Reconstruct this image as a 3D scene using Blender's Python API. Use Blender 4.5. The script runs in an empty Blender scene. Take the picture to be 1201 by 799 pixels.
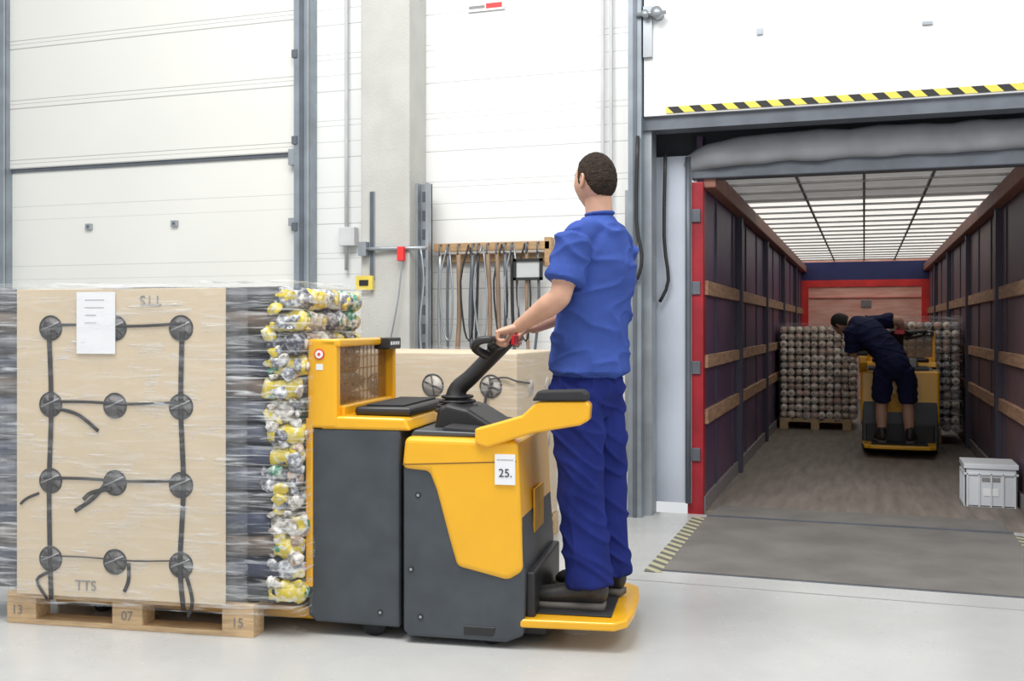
import bpy, bmesh, math, random
from mathutils import Vector, Matrix, noise
from mathutils.bvhtree import BVHTree
random.seed(7)
scene = bpy.context.scene
COL = scene.collection
V = Vector

# ------------------------------------------------------------ materials
def nt(name):
    m = bpy.data.materials.new(name); m.use_nodes = True
    n = m.node_tree.nodes; l = m.node_tree.links
    return m, n, l, n['Principled BSDF']

def M(name, col, rough=0.5, metal=0.0, var=0.08, scale=6.0, bump=0.0, bscale=30.0, stretch=(1,1,1), emit=0.0, coat=0.0, spec=0.5, col2=None, lo=0.3, hi=0.7):
    m, n, l, b = nt(name)
    tc = n.new('ShaderNodeTexCoord'); mp = n.new('ShaderNodeMapping'); mp.inputs['Scale'].default_value = stretch
    l.new(tc.outputs['Object'], mp.inputs['Vector'])
    ns = n.new('ShaderNodeTexNoise'); ns.inputs['Scale'].default_value = scale; ns.inputs['Detail'].default_value = 5
    l.new(mp.outputs[0], ns.inputs['Vector'])
    r = n.new('ShaderNodeValToRGB')
    r.color_ramp.elements[0].position = lo; r.color_ramp.elements[1].position = hi
    r.color_ramp.elements[0].color = (*[max(0, c*(1-var)) for c in col], 1)
    r.color_ramp.elements[1].color = (*[min(1, c*(1+var)) for c in (col2 or col)], 1)
    l.new(ns.outputs['Fac'], r.inputs[0]); l.new(r.outputs[0], b.inputs['Base Color'])
    b.inputs['Roughness'].default_value = rough; b.inputs['Metallic'].default_value = metal
    b.inputs['Specular IOR Level'].default_value = spec
    b.inputs['Coat Weight'].default_value = coat
    if emit: 
        l.new(r.outputs[0], b.inputs['Emission Color']); b.inputs['Emission Strength'].default_value = emit
    if bump:
        n2 = n.new('ShaderNodeTexNoise'); n2.inputs['Scale'].default_value = bscale; n2.inputs['Detail'].default_value = 6
        l.new(mp.outputs[0], n2.inputs['Vector'])
        bp = n.new('ShaderNodeBump'); bp.inputs['Strength'].default_value = bump; bp.inputs['Distance'].default_value = 0.02
        l.new(n2.outputs['Fac'], bp.inputs['Height']); l.new(bp.outputs[0], b.inputs['Normal'])
    return m

def grooves(name, col, line, period, widths, rough=0.5, axis='Z'):
    """panel material with seams; widths=list of (offset, width) in metres within the period"""
    m, n, l, b = nt(name)
    tc = n.new('ShaderNodeTexCoord'); sx = n.new('ShaderNodeSeparateXYZ'); l.new(tc.outputs['Object'], sx.inputs[0])
    prev = None
    for off, w in widths:
        a = n.new('ShaderNodeMath'); a.operation = 'SUBTRACT'; l.new(sx.outputs[axis], a.inputs[0]); a.inputs[1].default_value = off
        d = n.new('ShaderNodeMath'); d.operation = 'FLOORED_MODULO'; l.new(a.outputs[0], d.inputs[0]); d.inputs[1].default_value = period
        c = n.new('ShaderNodeMath'); c.operation = 'LESS_THAN'; l.new(d.outputs[0], c.inputs[0]); c.inputs[1].default_value = w
        if prev is None: prev = c
        else:
            mx = n.new('ShaderNodeMath'); mx.operation = 'MAXIMUM'; l.new(prev.outputs[0], mx.inputs[0]); l.new(c.outputs[0], mx.inputs[1]); prev = mx
    ns = n.new('ShaderNodeTexNoise'); ns.inputs['Scale'].default_value = 1.3; l.new(tc.outputs['Object'], ns.inputs['Vector'])
    r = n.new('ShaderNodeValToRGB'); r.color_ramp.elements[0].color = (*[c*0.95 for c in col], 1); r.color_ramp.elements[1].color = (*[min(1, c*1.03) for c in col], 1)
    l.new(ns.outputs['Fac'], r.inputs[0])
    mix = n.new('ShaderNodeMix'); mix.data_type = 'RGBA'
    l.new(prev.outputs[0], mix.inputs['Factor']); l.new(r.outputs[0], mix.inputs['A']); mix.inputs['B'].default_value = (*line, 1)
    l.new(mix.outputs['Result'], b.inputs['Base Color']); b.inputs['Roughness'].default_value = rough
    iv = n.new('ShaderNodeMath'); iv.operation = 'SUBTRACT'; iv.inputs[0].default_value = 1; l.new(prev.outputs[0], iv.inputs[1])
    bp = n.new('ShaderNodeBump'); bp.inputs['Strength'].default_value = 0.4; bp.inputs['Distance'].default_value = 0.01
    l.new(iv.outputs[0], bp.inputs['Height']); l.new(bp.outputs[0], b.inputs['Normal'])
    return m

def stripes(name, c1, c2, k, ax=('X','Z')):
    m, n, l, b = nt(name)
    tc = n.new('ShaderNodeTexCoord'); sx = n.new('ShaderNodeSeparateXYZ'); l.new(tc.outputs['Object'], sx.inputs[0])
    a = n.new('ShaderNodeMath'); a.operation = 'ADD'; l.new(sx.outputs[ax[0]], a.inputs[0]); l.new(sx.outputs[ax[1]], a.inputs[1])
    d = n.new('ShaderNodeMath'); d.operation = 'MULTIPLY'; l.new(a.outputs[0], d.inputs[0]); d.inputs[1].default_value = k
    f = n.new('ShaderNodeMath'); f.operation = 'FRACT'; l.new(d.outputs[0], f.inputs[0])
    c = n.new('ShaderNodeMath'); c.operation = 'LESS_THAN'; l.new(f.outputs[0], c.inputs[0]); c.inputs[1].default_value = 0.5
    mix = n.new('ShaderNodeMix'); mix.data_type = 'RGBA'; l.new(c.outputs[0], mix.inputs['Factor'])
    mix.inputs['A'].default_value = (*c1, 1); mix.inputs['B'].default_value = (*c2, 1)
    l.new(mix.outputs['Result'], b.inputs['Base Color']); b.inputs['Roughness'].default_value = 0.6
    return m

def film_mat(name, base=0.10, amp=0.5, tint=(0.9,0.93,0.95), stretch=(2,2,30)):
    m, n, l, b = nt(name)
    out = n['Material Output']
    tc = n.new('ShaderNodeTexCoord'); mp = n.new('ShaderNodeMapping'); mp.inputs['Scale'].default_value = stretch
    mp.inputs['Rotation'].default_value = (0, 0.12, 0)
    l.new(tc.outputs['Object'], mp.inputs['Vector'])
    ns = n.new('ShaderNodeTexNoise'); ns.inputs['Scale'].default_value = 2.2; ns.inputs['Detail'].default_value = 6; ns.inputs['Distortion'].default_value = 0.6
    l.new(mp.outputs[0], ns.inputs['Vector'])
    r = n.new('ShaderNodeMapRange'); r.inputs['From Min'].default_value = 0.5; r.inputs['From Max'].default_value = 0.75
    r.inputs['To Min'].default_value = base; r.inputs['To Max'].default_value = base+amp
    l.new(ns.outputs['Fac'], r.inputs['Value'])
    tr = n.new('ShaderNodeBsdfTransparent')
    b.inputs['Base Color'].default_value = (*tint, 1); b.inputs['Roughness'].default_value = 0.16
    bp = n.new('ShaderNodeBump'); bp.inputs['Strength'].default_value = 0.8; bp.inputs['Distance'].default_value = 0.02
    l.new(ns.outputs['Fac'], bp.inputs['Height']); l.new(bp.outputs[0], b.inputs['Normal'])
    ms = n.new('ShaderNodeMixShader'); l.new(r.outputs[0], ms.inputs[0]); l.new(tr.outputs[0], ms.inputs[1]); l.new(b.outputs[0], ms.inputs[2])
    l.new(ms.outputs[0], out.inputs['Surface'])
    return m

white_panel = grooves('white_wall_panel', (0.80,0.81,0.80), (0.50,0.51,0.52), 0.5, [(0.05,0.007),(0.17,0.004),(0.29,0.004),(0.33,0.004)])
white_door = grooves('white_sectional_door', (0.86,0.87,0.88), (0.66,0.67,0.69), 0.46, [(0.20,0.007),(0.31,0.004),(0.02,0.004)])
left_door_m = grooves('cream_sectional_door', (0.76,0.76,0.72), (0.42,0.42,0.41), 0.50, [(0.10,0.009),(0.17,0.006),(0.14,0.004)])
left_door_low = grooves('cream_door_lower', (0.78,0.78,0.74), (0.62,0.62,0.60), 0.50, [(0.28,0.006),(0.17,0.004)])
concrete = M('painted_concrete', (0.50,0.50,0.475), 0.8, var=0.07, scale=4, bump=0.15, bscale=60)
galv = M('galvanised_steel', (0.38,0.41,0.44), 0.4, 0.6, var=0.15)
trackm = M('door_track_steel', (0.26,0.30,0.34), 0.45, 0.4, var=0.15)
galv_d = M('dark_steel', (0.13,0.145,0.17), 0.5, 0.4, var=0.15)
black = M('black_plastic', (0.02,0.02,0.022), 0.45, var=0.2, bump=0.05, bscale=200)
blackrub = M('black_rubber', (0.025,0.025,0.028), 0.75)
anthra = M('anthracite_paint', (0.058,0.068,0.080), 0.42, var=0.15, scale=9)
yellow = M('yellow_paint', (0.90,0.46,0.012), 0.30, var=0.04, coat=0.3)
yellow_d = M('yellow_floor_plate', (0.80,0.40,0.02), 0.5, var=0.12, scale=14)
red = M('red_paint', (0.30,0.012,0.022), 0.45, var=0.25)
redbr = M('red_front_frame', (0.80,0.04,0.04), 0.5, var=0.15)
redbtn = M('red_button', (0.7,0.02,0.03), 0.3)
wood = M('pallet_wood', (0.60,0.42,0.24), 0.75, var=0.22, scale=5, stretch=(1.5,14,14), bump=0.2, bscale=20)
woodb = M('lath_wood', (0.36,0.21,0.125), 0.65, var=0.3, scale=4, stretch=(8,1,8))
woodr = M('rack_wood', (0.42,0.27,0.14), 0.6, var=0.2, scale=5, stretch=(1,10,10))
cardb = M('cardboard', (0.66,0.545,0.395), 0.8, var=0.04, scale=2.5, bump=0.06, bscale=14)
paper = M('white_paper', (0.85,0.86,0.88), 0.6, var=0.02)
ink = M('ink_black', (0.03,0.03,0.04), 0.6)
ink_g = M('ink_grey', (0.25,0.24,0.24), 0.7)
ink_l = M('ink_light', (0.42,0.40,0.40), 0.7)
strap = M('black_strap', (0.035,0.033,0.036), 0.5)
holem = M('hole_dark', (0.05,0.047,0.047), 0.6, col2=(0.20,0.19,0.19), scale=25)
crate_m = M('grey_crate_plastic', (0.66,0.69,0.73), 0.5, var=0.03)
skin = M('skin', (0.60,0.34,0.235), 0.5, var=0.08, scale=20)
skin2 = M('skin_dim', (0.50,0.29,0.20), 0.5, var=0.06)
hair = M('brown_hair', (0.036,0.024,0.017), 0.75, var=0.5, scale=60, bump=0.8, bscale=160, spec=0.2)
hairdk = M('black_hair', (0.012,0.010,0.009), 0.7, var=0.5, scale=60, bump=0.6, bscale=160)
shirt_m = M('blue_shirt', (0.048,0.088,0.33), 0.95, var=0.12, scale=6, bump=0.3, bscale=14, spec=0.12)
trous_m = M('blue_trousers', (0.018,0.028,0.165), 0.95, var=0.16, scale=6, bump=0.35, bscale=14, spec=0.12)
navy = M('navy_workwear', (0.014,0.018,0.06), 0.85, var=0.15, spec=0.2)
shoe_m = M('shoe_leather', (0.028,0.027,0.027), 0.45, var=0.3, scale=20)
sole_m = M('shoe_sole', (0.13,0.12,0.11), 0.7)
eye_w = M('eye_white', (0.8,0.78,0.75), 0.2)
lipm = M('lips', (0.42,0.17,0.13), 0.5)
film = film_mat('stretch_film', 0.05, 0.6)
film2 = film_mat('stretch_film_light', 0.04, 0.24)
film3 = film_mat('stretch_film_faint', 0.05, 0.20, stretch=(2,2,14))
hazard = stripes('hazard_tape', (0.02,0.02,0.02), (0.75,0.62,0.10), 7.0)
hazard_f = stripes('hazard_floor_tape', (0.12,0.12,0.11), (0.42,0.40,0.25), 9.0, ('X','Y'))
curtain_l = M('trailer_side_left', (0.070,0.045,0.125), 0.45, var=0.3, scale=1.2, spec=0.5, col2=(0.10,0.045,0.09))
curtain_r = M('trailer_side_right', (0.12,0.085,0.13), 0.5, var=0.25, scale=1.2, spec=0.5, col2=(0.14,0.08,0.08))
curtain_b2 = M('front_board_blue', (0.03,0.04,0.16), 0.5)
plywood = M('red_plywood', (0.92,0.42,0.33), 0.7, var=0.08, scale=3, stretch=(1,1,6), col2=(0.98,0.60,0.50))
tr_floor = M('trailer_floor', (0.20,0.17,0.145), 0.65, var=0.25, scale=3, stretch=(5,0.6,1), bump=0.1)
steelplate = M('leveller_plate', (0.175,0.165,0.155), 0.6, 0.1, var=0.18, scale=3, bump=0.15, bscale=50)
tarp_grey = M('grey_tarp', (0.30,0.31,0.335), 0.7, var=0.1)
tarp_dark = M('dark_shelter_fabric', (0.06,0.065,0.075), 0.8)
flap = M('blue_grey_flap', (0.48,0.52,0.60), 0.7, var=0.12, scale=2)
beam_m = M('redbrown_beam', (0.25,0.11,0.08), 0.55, var=0.15)
roof_glow = M('backlit_roof_glow', (0.95,0.93,0.87), 0.6, var=0.06, emit=0.95)  # emission stands in for daylight coming through the roof sheet
roof_shaded = M('roof_sheet_rear_shaded', (0.62,0.62,0.60), 0.7, var=0.08, emit=0.28)  # same roof near the dock: shade put into greyer colour and weaker glow
post_m = M('trailer_post', (0.05,0.045,0.075), 0.5)
rave_m = M('rave_grey', (0.22,0.20,0.20), 0.6)
seam_d = M('seam_dark', (0.20,0.10,0.02), 0.6)
conduit = M('conduit_grey', (0.55,0.56,0.58), 0.5)
orange_acr, n_, l_, b_ = nt('tinted_guard'); b_.inputs['Base Color'].default_value = (0.30,0.15,0.04,1); b_.inputs['Roughness'].default_value = 0.12; b_.inputs['Alpha'].default_value = 0.45

def floor_mat():
    m, n, l, b = nt('polished_concrete_floor')
    tc = n.new('ShaderNodeTexCoord')
    ns = n.new('ShaderNodeTexNoise'); ns.inputs['Scale'].default_value = 0.9; ns.inputs['Detail'].default_value = 8; ns.inputs['Roughness'].default_value = 0.65
    l.new(tc.outputs['Object'], ns.inputs['Vector'])
    r = n.new('ShaderNodeValToRGB')
    r.color_ramp.elements[0].position = 0.3; r.color_ramp.elements[1].position = 0.72
    r.color_ramp.elements[0].color = (0.43,0.435,0.43,1); r.color_ramp.elements[1].color = (0.54,0.545,0.54,1)
    l.new(ns.outputs['Fac'], r.inputs[0])
    n3 = n.new('ShaderNodeTexNoise'); n3.inputs['Scale'].default_value = 14; n3.inputs['Detail'].default_value = 8; n3.inputs['Roughness'].default_value = 0.8
    l.new(tc.outputs['Object'], n3.inputs['Vector'])
    r3 = n.new('ShaderNodeMapRange'); r3.inputs['From Min'].default_value = 0.60; r3.inputs['From Max'].default_value = 0.75; r3.inputs['To Min'].default_value = 0; r3.inputs['To Max'].default_value = 0.3
    l.new(n3.outputs['Fac'], r3.inputs['Value'])
    mx = n.new('ShaderNodeMix'); mx.data_type = 'RGBA'; l.new(r3.outputs[0], mx.inputs['Factor']); l.new(r.outputs[0], mx.inputs['A']); mx.inputs['B'].default_value = (0.25,0.24,0.22,1)
    l.new(mx.outputs['Result'], b.inputs['Base Color'])
    n2 = n.new('ShaderNodeTexNoise'); n2.inputs['Scale'].default_value = 3; n2.inputs['Detail'].default_value = 6
    l.new(tc.outputs['Object'], n2.inputs['Vector'])
    mr = n.new('ShaderNodeMapRange'); mr.inputs['To Min'].default_value = 0.16; mr.inputs['To Max'].default_value = 0.36
    l.new(n2.outputs['Fac'], mr.inputs['Value']); l.new(mr.outputs[0], b.inputs['Roughness'])
    return m
floor_m = floor_mat()

# ------------------------------------------------------------ mesh helpers
def mk(name, verts, faces, mats, parent=None, smooth=False, midx=None):
    me = bpy.data.meshes.new(name); me.from_pydata([tuple(v) for v in verts], [], faces)
    if not isinstance(mats, (list, tuple)): mats = [mats]
    for m in mats: me.materials.append(m)
    if midx:
        for p, i in zip(me.polygons, midx): p.material_index = i
    if smooth: me.polygons.foreach_set('use_smooth', [True]*len(me.polygons))
    me.update()
    o = bpy.data.objects.new(name, me); COL.objects.link(o)
    if parent: o.parent = parent
    return o

def bev(o, w, seg=3):
    if w > 0:
        b = o.modifiers.new('bevel', 'BEVEL'); b.width = w; b.segments = seg; b.limit_method = 'ANGLE'; b.angle_limit = math.radians(40)
    return o

BF = [(0,3,2,1),(4,5,6,7),(0,1,5,4),(1,2,6,5),(2,3,7,6),(3,0,4,7)]
def box(name, x0,x1,y0,y1,z0,z1, mat, parent=None, bevel=0.0):
    vs = [(x0,y0,z0),(x1,y0,z0),(x1,y1,z0),(x0,y1,z0),(x0,y0,z1),(x1,y0,z1),(x1,y1,z1),(x0,y1,z1)]
    return bev(mk(name, vs, BF, mat, parent), bevel)

def prism(name, poly, y0, y1, mat, parent=None, bevel=0.0, seg=3):
    n = len(poly)
    vs = [(p[0], y0, p[1]) for p in poly] + [(p[0], y1, p[1]) for p in poly]
    fs = [tuple(range(n)), tuple(range(2*n-1, n-1, -1))] + [(i, i+n, (i+1) % n + n, (i+1) % n) for i in range(n)]
    o = mk(name, vs, fs, mat, parent)
    bm = bmesh.new(); bm.from_mesh(o.data); bmesh.ops.recalc_face_normals(bm, faces=bm.faces); bm.to_mesh(o.data); bm.free()
    return bev(o, bevel, seg)

class Acc:
    def __init__(s): s.v = []; s.f = []; s.m = []
    def add(s, vf, mi):
        o = len(s.v); s.v += vf[0]; s.f += [tuple(i+o for i in f) for f in vf[1]]; s.m += [mi]*len(vf[1])
    def obj(s, name, mats, parent=None, smooth=True): return mk(name, s.v, s.f, mats, parent, smooth, s.m)

def catmull(a, b, c, d, t):
    return 0.5*((2*b) + (c-a)*t + (2*a-5*b+4*c-d)*t*t + (3*b-a-3*c+d)*t*t*t)

def tube(path, side=V((1,0,0)), segs=20, sub=4, caps=True, capk=0.8):
    pts = [(V(p[0]), p[1], p[2] if len(p) > 2 else p[1]) for p in path]
    S = []
    n = len(pts)
    for i in range(n-1):
        A = pts[max(i-1,0)]; B = pts[i]; C = pts[i+1]; D = pts[min(i+2,n-1)]
        for k in range(sub):
            t = k/sub
            S.append((catmull(A[0],B[0],C[0],D[0],t), max(1e-4,catmull(A[1],B[1],C[1],D[1],t)), max(1e-4,catmull(A[2],B[2],C[2],D[2],t))))
    S.append(pts[-1])
    tang = []
    for i in range(len(S)):
        a = S[max(i-1,0)][0]; b = S[min(i+1,len(S)-1)][0]; tang.append((b-a).normalized())
    rings = []
    if caps:
        p, rx, ry = S[0]
        for a in (75, 50, 25):
            c = math.cos(math.radians(a)); s_ = math.sin(math.radians(a))
            rings.append((p - tang[0]*min(rx,ry)*capk*s_, rx*c, ry*c, tang[0]))
    for (p, rx, ry), t in zip(S, tang): rings.append((p, rx, ry, t))
    if caps:
        p, rx, ry = S[-1]
        for a in (25, 50, 75):
            c = math.cos(math.radians(a)); s_ = math.sin(math.radians(a))
            rings.append((p + tang[-1]*min(rx,ry)*capk*s_, rx*c, ry*c, tang[-1]))
    vs = []; fs = []
    for p, rx, ry, t in rings:
        sd = V(side)
        s1 = sd - t*sd.dot(t)
        if s1.length < 1e-3: s1 = V((0,1,0)) - t*t.y
        s1.normalize(); nn = t.cross(s1)
        for k in range(segs):
            a = 2*math.pi*k/segs
            vs.append(p + s1*rx*math.cos(a) + nn*ry*math.sin(a))
    R = len(rings)
    for i in range(R-1):
        for k in range(segs):
            k2 = (k+1) % segs
            fs.append((i*segs+k, i*segs+k2, (i+1)*segs+k2, (i+1)*segs+k))
    fs.append(tuple(range(segs-1,-1,-1))); fs.append(tuple((R-1)*segs+k for k in range(segs)))
    return vs, fs

def crumple(vf, amp, freq, seed=0.0):
    out = []
    for p in vf[0]:
        q = V((p.x*freq+seed, p.y*freq, p.z*freq))
        out.append(p + V((noise.noise(q), noise.noise(q+V((31,0,0))), noise.noise(q+V((0,57,0)))))*amp)
    return out, vf[1]

def rod(name, pts, r, mat, parent=None, segs=12, sub=3, smooth=True):
    a = Acc(); a.add(tube([(p, r) for p in pts], side=V((0.3,0.9,0.31)), segs=segs, sub=sub, caps=False), 0)
    return a.obj(name, [mat], parent, smooth)

def straight(p0, p1, r, segs=12, r1=None):
    return tube([(p0, r), (p1, r if r1 is None else r1)], side=V((0.31,0.52,0.79)), segs=segs, sub=1, caps=False)

def ellipsoid(c, ax, rad, nu=20, nv=14):
    vs = []; fs = []
    for j in range(nv+1):
        th = math.pi*j/nv
        for i in range(nu):
            ph = 2*math.pi*i/nu
            vs.append(V(c)+ax[0]*rad[0]*math.sin(th)*math.cos(ph)+ax[1]*rad[1]*math.sin(th)*math.sin(ph)+ax[2]*rad[2]*math.cos(th))
    for j in range(nv):
        for i in range(nu):
            fs.append((j*nu+i, (j+1)*nu+i, (j+1)*nu+(i+1)%nu, j*nu+(i+1)%nu))
    return vs, fs

def disc(c, nrm, r, segs=28, up=V((0,0,1)), thick=0.003):
    return tube([(V(c), r), (V(c)+V(nrm)*thick, r)], side=up, segs=segs, sub=1, caps=False)

def empty(name, loc=(0,0,0), rz=0.0):
    e = bpy.data.objects.new(name, None); COL.objects.link(e); e.location = loc; e.rotation_euler = (0,0,rz); e.empty_display_size = 0.1
    return e

def text(name, s, loc, rot, size, mat, parent=None):
    c = bpy.data.curves.new(name, 'FONT'); c.body = s; c.size = size; c.extrude = 0.0005; c.align_x = 'CENTER'; c.align_y = 'CENTER'
    c.materials.append(mat)
    o = bpy.data.objects.new(name, c); COL.objects.link(o); o.location = loc; o.rotation_euler = rot
    if parent: o.parent = parent
    return o
RX = math.pi/2

# ------------------------------------------------------------ room shell
WY = 7.0
box('floor', -12, 7, -5, 7.12, -0.15, 0, floor_m)
wd = empty('wall_dock')
box('wall_left_part', -12, -1.42, WY, WY+0.12, 0, 5, white_panel, wd)
box('wall_right_part', 1.42, 7, WY, WY+0.12, 0, 5, white_panel, wd)
box('wall_over_opening', -1.42, 1.42, WY, WY+0.12, 2.64, 5, white_panel, wd)
cc = empty('concrete_column')
box('shaft', -3.41, -3.03, 6.70, WY-0.005, 0, 5, concrete, cc, 0.012)
box('cast_in_channel', -3.33, -3.30, 6.692, 6.702, 1.62, 2.24, galv_d, cc)
box('channel_lip_1', -3.335, -3.33, 6.688, 6.702, 1.62, 2.24, galv, cc)
box('channel_lip_2', -3.30, -3.295, 6.688, 6.702, 1.62, 2.24, galv, cc)

dr = empty('door_1')
box('door_leaf_upper', -6.80, -4.06, 6.93, 6.99, 2.60, 5, left_door_m, dr)
box('door_leaf_lower', -6.80, -4.06, 6.955, 6.995, 0, 2.575, left_door_low, dr)
box('door_bottom_seal', -6.80, -4.06, 6.94, 6.995, 2.572, 2.602, galv_d, dr)
for i, xx in enumerate((-6.0, -5.17)):
    box('door_latch_%d' % i, xx-0.03, xx+0.03, 6.93, 6.956, 2.07, 2.12, galv, dr, 0.004)
    box('door_latch_pin_%d' % i, xx-0.008, xx+0.008, 6.925, 6.94, 2.085, 2.105, galv_d, dr)
for nm, x0, x1 in (('left', -7.0, -6.80), ('right', -4.06, -3.93)):
    box('door_track_%s' % nm, x0, x1, 6.88, 6.998, 0, 5, trackm, dr)
    box('door_track_slot_%s' % nm, (x0+x1)/2-0.015, (x0+x1)/2+0.02, 6.872, 6.885, 0, 5, galv_d, dr)
    box('door_track_edge_%s' % nm, x1-0.012, x1, 6.865, 6.885, 0, 5, galv, dr)
    for k in range(6):
        box('track_bracket_%s_%d' % (nm, k), x0-0.015, x0+0.03, 6.87, 6.93, 0.7+k*0.65, 0.76+k*0.65, galv_d, dr)
box('hinge_plate', -4.12, -4.0, 6.90, 6.95, 2.50, 2.62, galv, dr)
box('hinge_plate_low', -4.12, -4.0, 6.90, 6.95, 2.04, 2.10, galv, dr)

dd = empty('door_2')
box('raised_leaf', -1.40, 1.50, 6.90, 6.995, 2.75, 5, white_door, dd)
box('hazard_strip', -1.25, 1.50, 6.892, 6.90, 2.70, 2.742, hazard, dd)
box('bottom_profile', -1.40, 1.50, 6.90, 6.995, 2.69, 2.75, white_door, dd)
box('lintel_seal', -1.42, 1.45, 6.93, 7.1, 2.60, 2.69, galv_d, dd)
box('latch_1', -0.66, -0.62, 6.885, 6.905, 3.17, 3.21, galv, dd)
box('latch_2', 0.34, 0.40, 6.885, 6.905, 3.14, 3.16, galv, dd)
box('track_left', -1.50, -1.41, 6.86, 6.998, 0, 5, trackm, dd)
box('track_slot_left', -1.465, -1.44, 6.852, 6.862, 0, 5, galv_d, dd)
box('jamb_left', -1.42, -1.36, 6.96, 7.13, 0, 2.62, galv, dd)
box('jamb_right', 1.36, 1.42, 6.96, 7.13, 0, 2.62, galv, dd)
a = Acc()
a.add(straight(V((-1.44,6.84,3.36)), V((-1.24,6.84,3.36)), 0.014), 0)
a.add(straight(V((-1.30,6.81,3.36)), V((-1.30,6.90,3.36)), 0.038, 18), 0)
a.add(straight(V((-1.38,6.82,3.36)), V((-1.38,6.90,3.36)), 0.025, 18), 0)
a.obj('roller_assembly', [galv], dd)
box('roller_bracket', -1.40, -1.34, 6.87, 6.90, 3.08, 3.42, galv, dd)
box('rail_foot', -1.60, -1.50, 6.84, 6.99, 0, 0.30, concrete, dd, 0.01)
box('rail_post', -1.53, -1.50, 6.9, 6.99, 0, 2.2, galv, dd)

cd = empty('wall_conduit')
rod('pipe_1', [(-1.70,6.96,0.2),(-1.70,6.96,5)], 0.012, conduit, cd)
rod('pipe_2', [(-1.64,6.96,0.2),(-1.64,6.96,5)], 0.012, conduit, cd)
rod('pipe_3', [(-3.66,6.96,1.7),(-3.66,6.96,5)], 0.014, conduit, cd)
rod('cable', [(-1.43,6.84,2.55),(-1.44,6.83,2.0),(-1.40,6.83,1.75),(-1.43,6.83,1.60),(-1.50,6.88,1.55),(-1.52,6.9,1.0)], 0.012, black, cd)
box('socket_box', -3.71, -3.58, 6.93, 6.995, 1.88, 2.02, M('box_grey',(0.62,0.63,0.64),0.5), cd, 0.006)
wl = empty('wall_label')
box('label_plate', -2.70, -2.42, 6.985, 6.995, 3.54, 3.60, paper, wl)
box('label_red', -2.56, -2.44, 6.982, 6.986, 3.555, 3.59, redbr, wl)
box('label_dark', -2.69, -2.57, 6.982, 6.986, 3.56, 3.58, ink_g, wl)

tr = empty('tool_rack')
box('top_board', -2.93, -2.06, 6.90, 6.94, 1.815, 1.875, woodr, tr, 0.004)
box('back_board', -2.90, -2.10, 6.96, 6.99, 1.74, 1.80, woodr, tr, 0.004)
box('end_bracket', -2.10, -2.05, 6.90, 6.99, 1.70, 1.90, woodr, tr, 0.004)
random.seed(3)
tooln = M('tool_handle_wood', (0.25,0.17,0.11), 0.6, var=0.2)
for i, (x, L, c, r) in enumerate([(-2.87,0.90,galv,0.012),(-2.81,0.95,galv_d,0.010),(-2.73,0.98,tooln,0.017),(-2.62,1.02,galv_d,0.015),(-2.58,0.7,black,0.010),(-2.51,0.95,tooln,0.016),(-2.44,1.0,tooln,0.015),(-2.38,0.96,galv_d,0.014),(-2.33,0.84,black,0.012),(-2.22,0.9,tooln,0.012),(-2.14,0.8,galv_d,0.010)]):
    rod('hanging_tool_%d' % i, [(x,6.88,1.80),(x+random.uniform(-.02,.02),6.88,1.80-L/2),(x+random.uniform(-.04,.04),6.88,1.80-L)], r, c, tr)
    rod('hook_%d' % i, [(x,6.93,1.86),(x,6.87,1.86),(x,6.86,1.80),(x,6.88,1.79)], 0.006, galv_d, tr)
for i, x in enumerate((-2.82,-2.66,-2.56,-2.41,-2.33,-2.24)):
    rod('strap_loop_%d' % i, [(x,6.90,1.86),(x-0.05,6.87,1.6),(x-0.02,6.87,1.25),(x+0.03,6.87,1.2),(x+0.05,6.87,1.5),(x+0.01,6.9,1.84)], 0.007, black if i % 2 else galv, tr)
fr = [(-2.31,-2.10,1.73,1.75),(-2.31,-2.10,1.60,1.62),(-2.31,-2.29,1.6,1.75),(-2.12,-2.10,1.6,1.75)]
for i, (x0,x1,z0,z1) in enumerate(fr): box('clip_frame_%d' % i, x0,x1,6.85,6.87,z0,z1, black, tr)
box('clip_sheet', -2.29,-2.12,6.86,6.865,1.62,1.73, M('clip_grey',(0.5,0.52,0.53),0.4), tr)
pu = empty('perforated_upright')
box('web', -3.03, -2.93, 6.86, 6.875, 0.0, 2.30, galv, pu)
box('flange_1', -3.03, -3.01, 6.80, 6.875, 0.0, 2.30, galv, pu)
box('flange_2', -2.95, -2.93, 6.80, 6.875, 0.0, 2.30, galv, pu)
for k in range(16): box('slot_%d' % k, -3.0, -2.96, 6.855, 6.861, 0.15+k*0.135, 0.22+k*0.135, galv_d, pu)
wb = empty('barrier_bar')
rod('bar', [(-3.36,6.66,1.83),(-2.90,6.70,1.83)], 0.014, galv, wb)
box('bar_bracket', -3.40,-3.34,6.64,6.71,1.78,1.88, galv, wb)
box('red_tag', -3.10,-3.05,6.64,6.68,1.74,1.84, redbr, wb, 0.005)
rod('chain_1', [(-3.06,6.66,1.83),(-3.09,6.65,1.5),(-3.15,6.65,1.2),(-3.2,6.65,1.0)], 0.006, galv, wb)
rod('chain_2', [(-2.94,6.69,1.83),(-2.91,6.68,1.6),(-2.94,6.68,1.3),(-2.92,6.68,1.0)], 0.007, galv, wb)
ws = empty('warning_sign')
box('sign_plate', -3.43, -3.30, 6.66, 6.69, 1.54, 1.64, M('sign_yellow',(0.75,0.60,0.10),0.5), ws)
box('sign_mark', -3.40, -3.33, 6.655, 6.66, 1.57, 1.61, black, ws)

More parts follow.
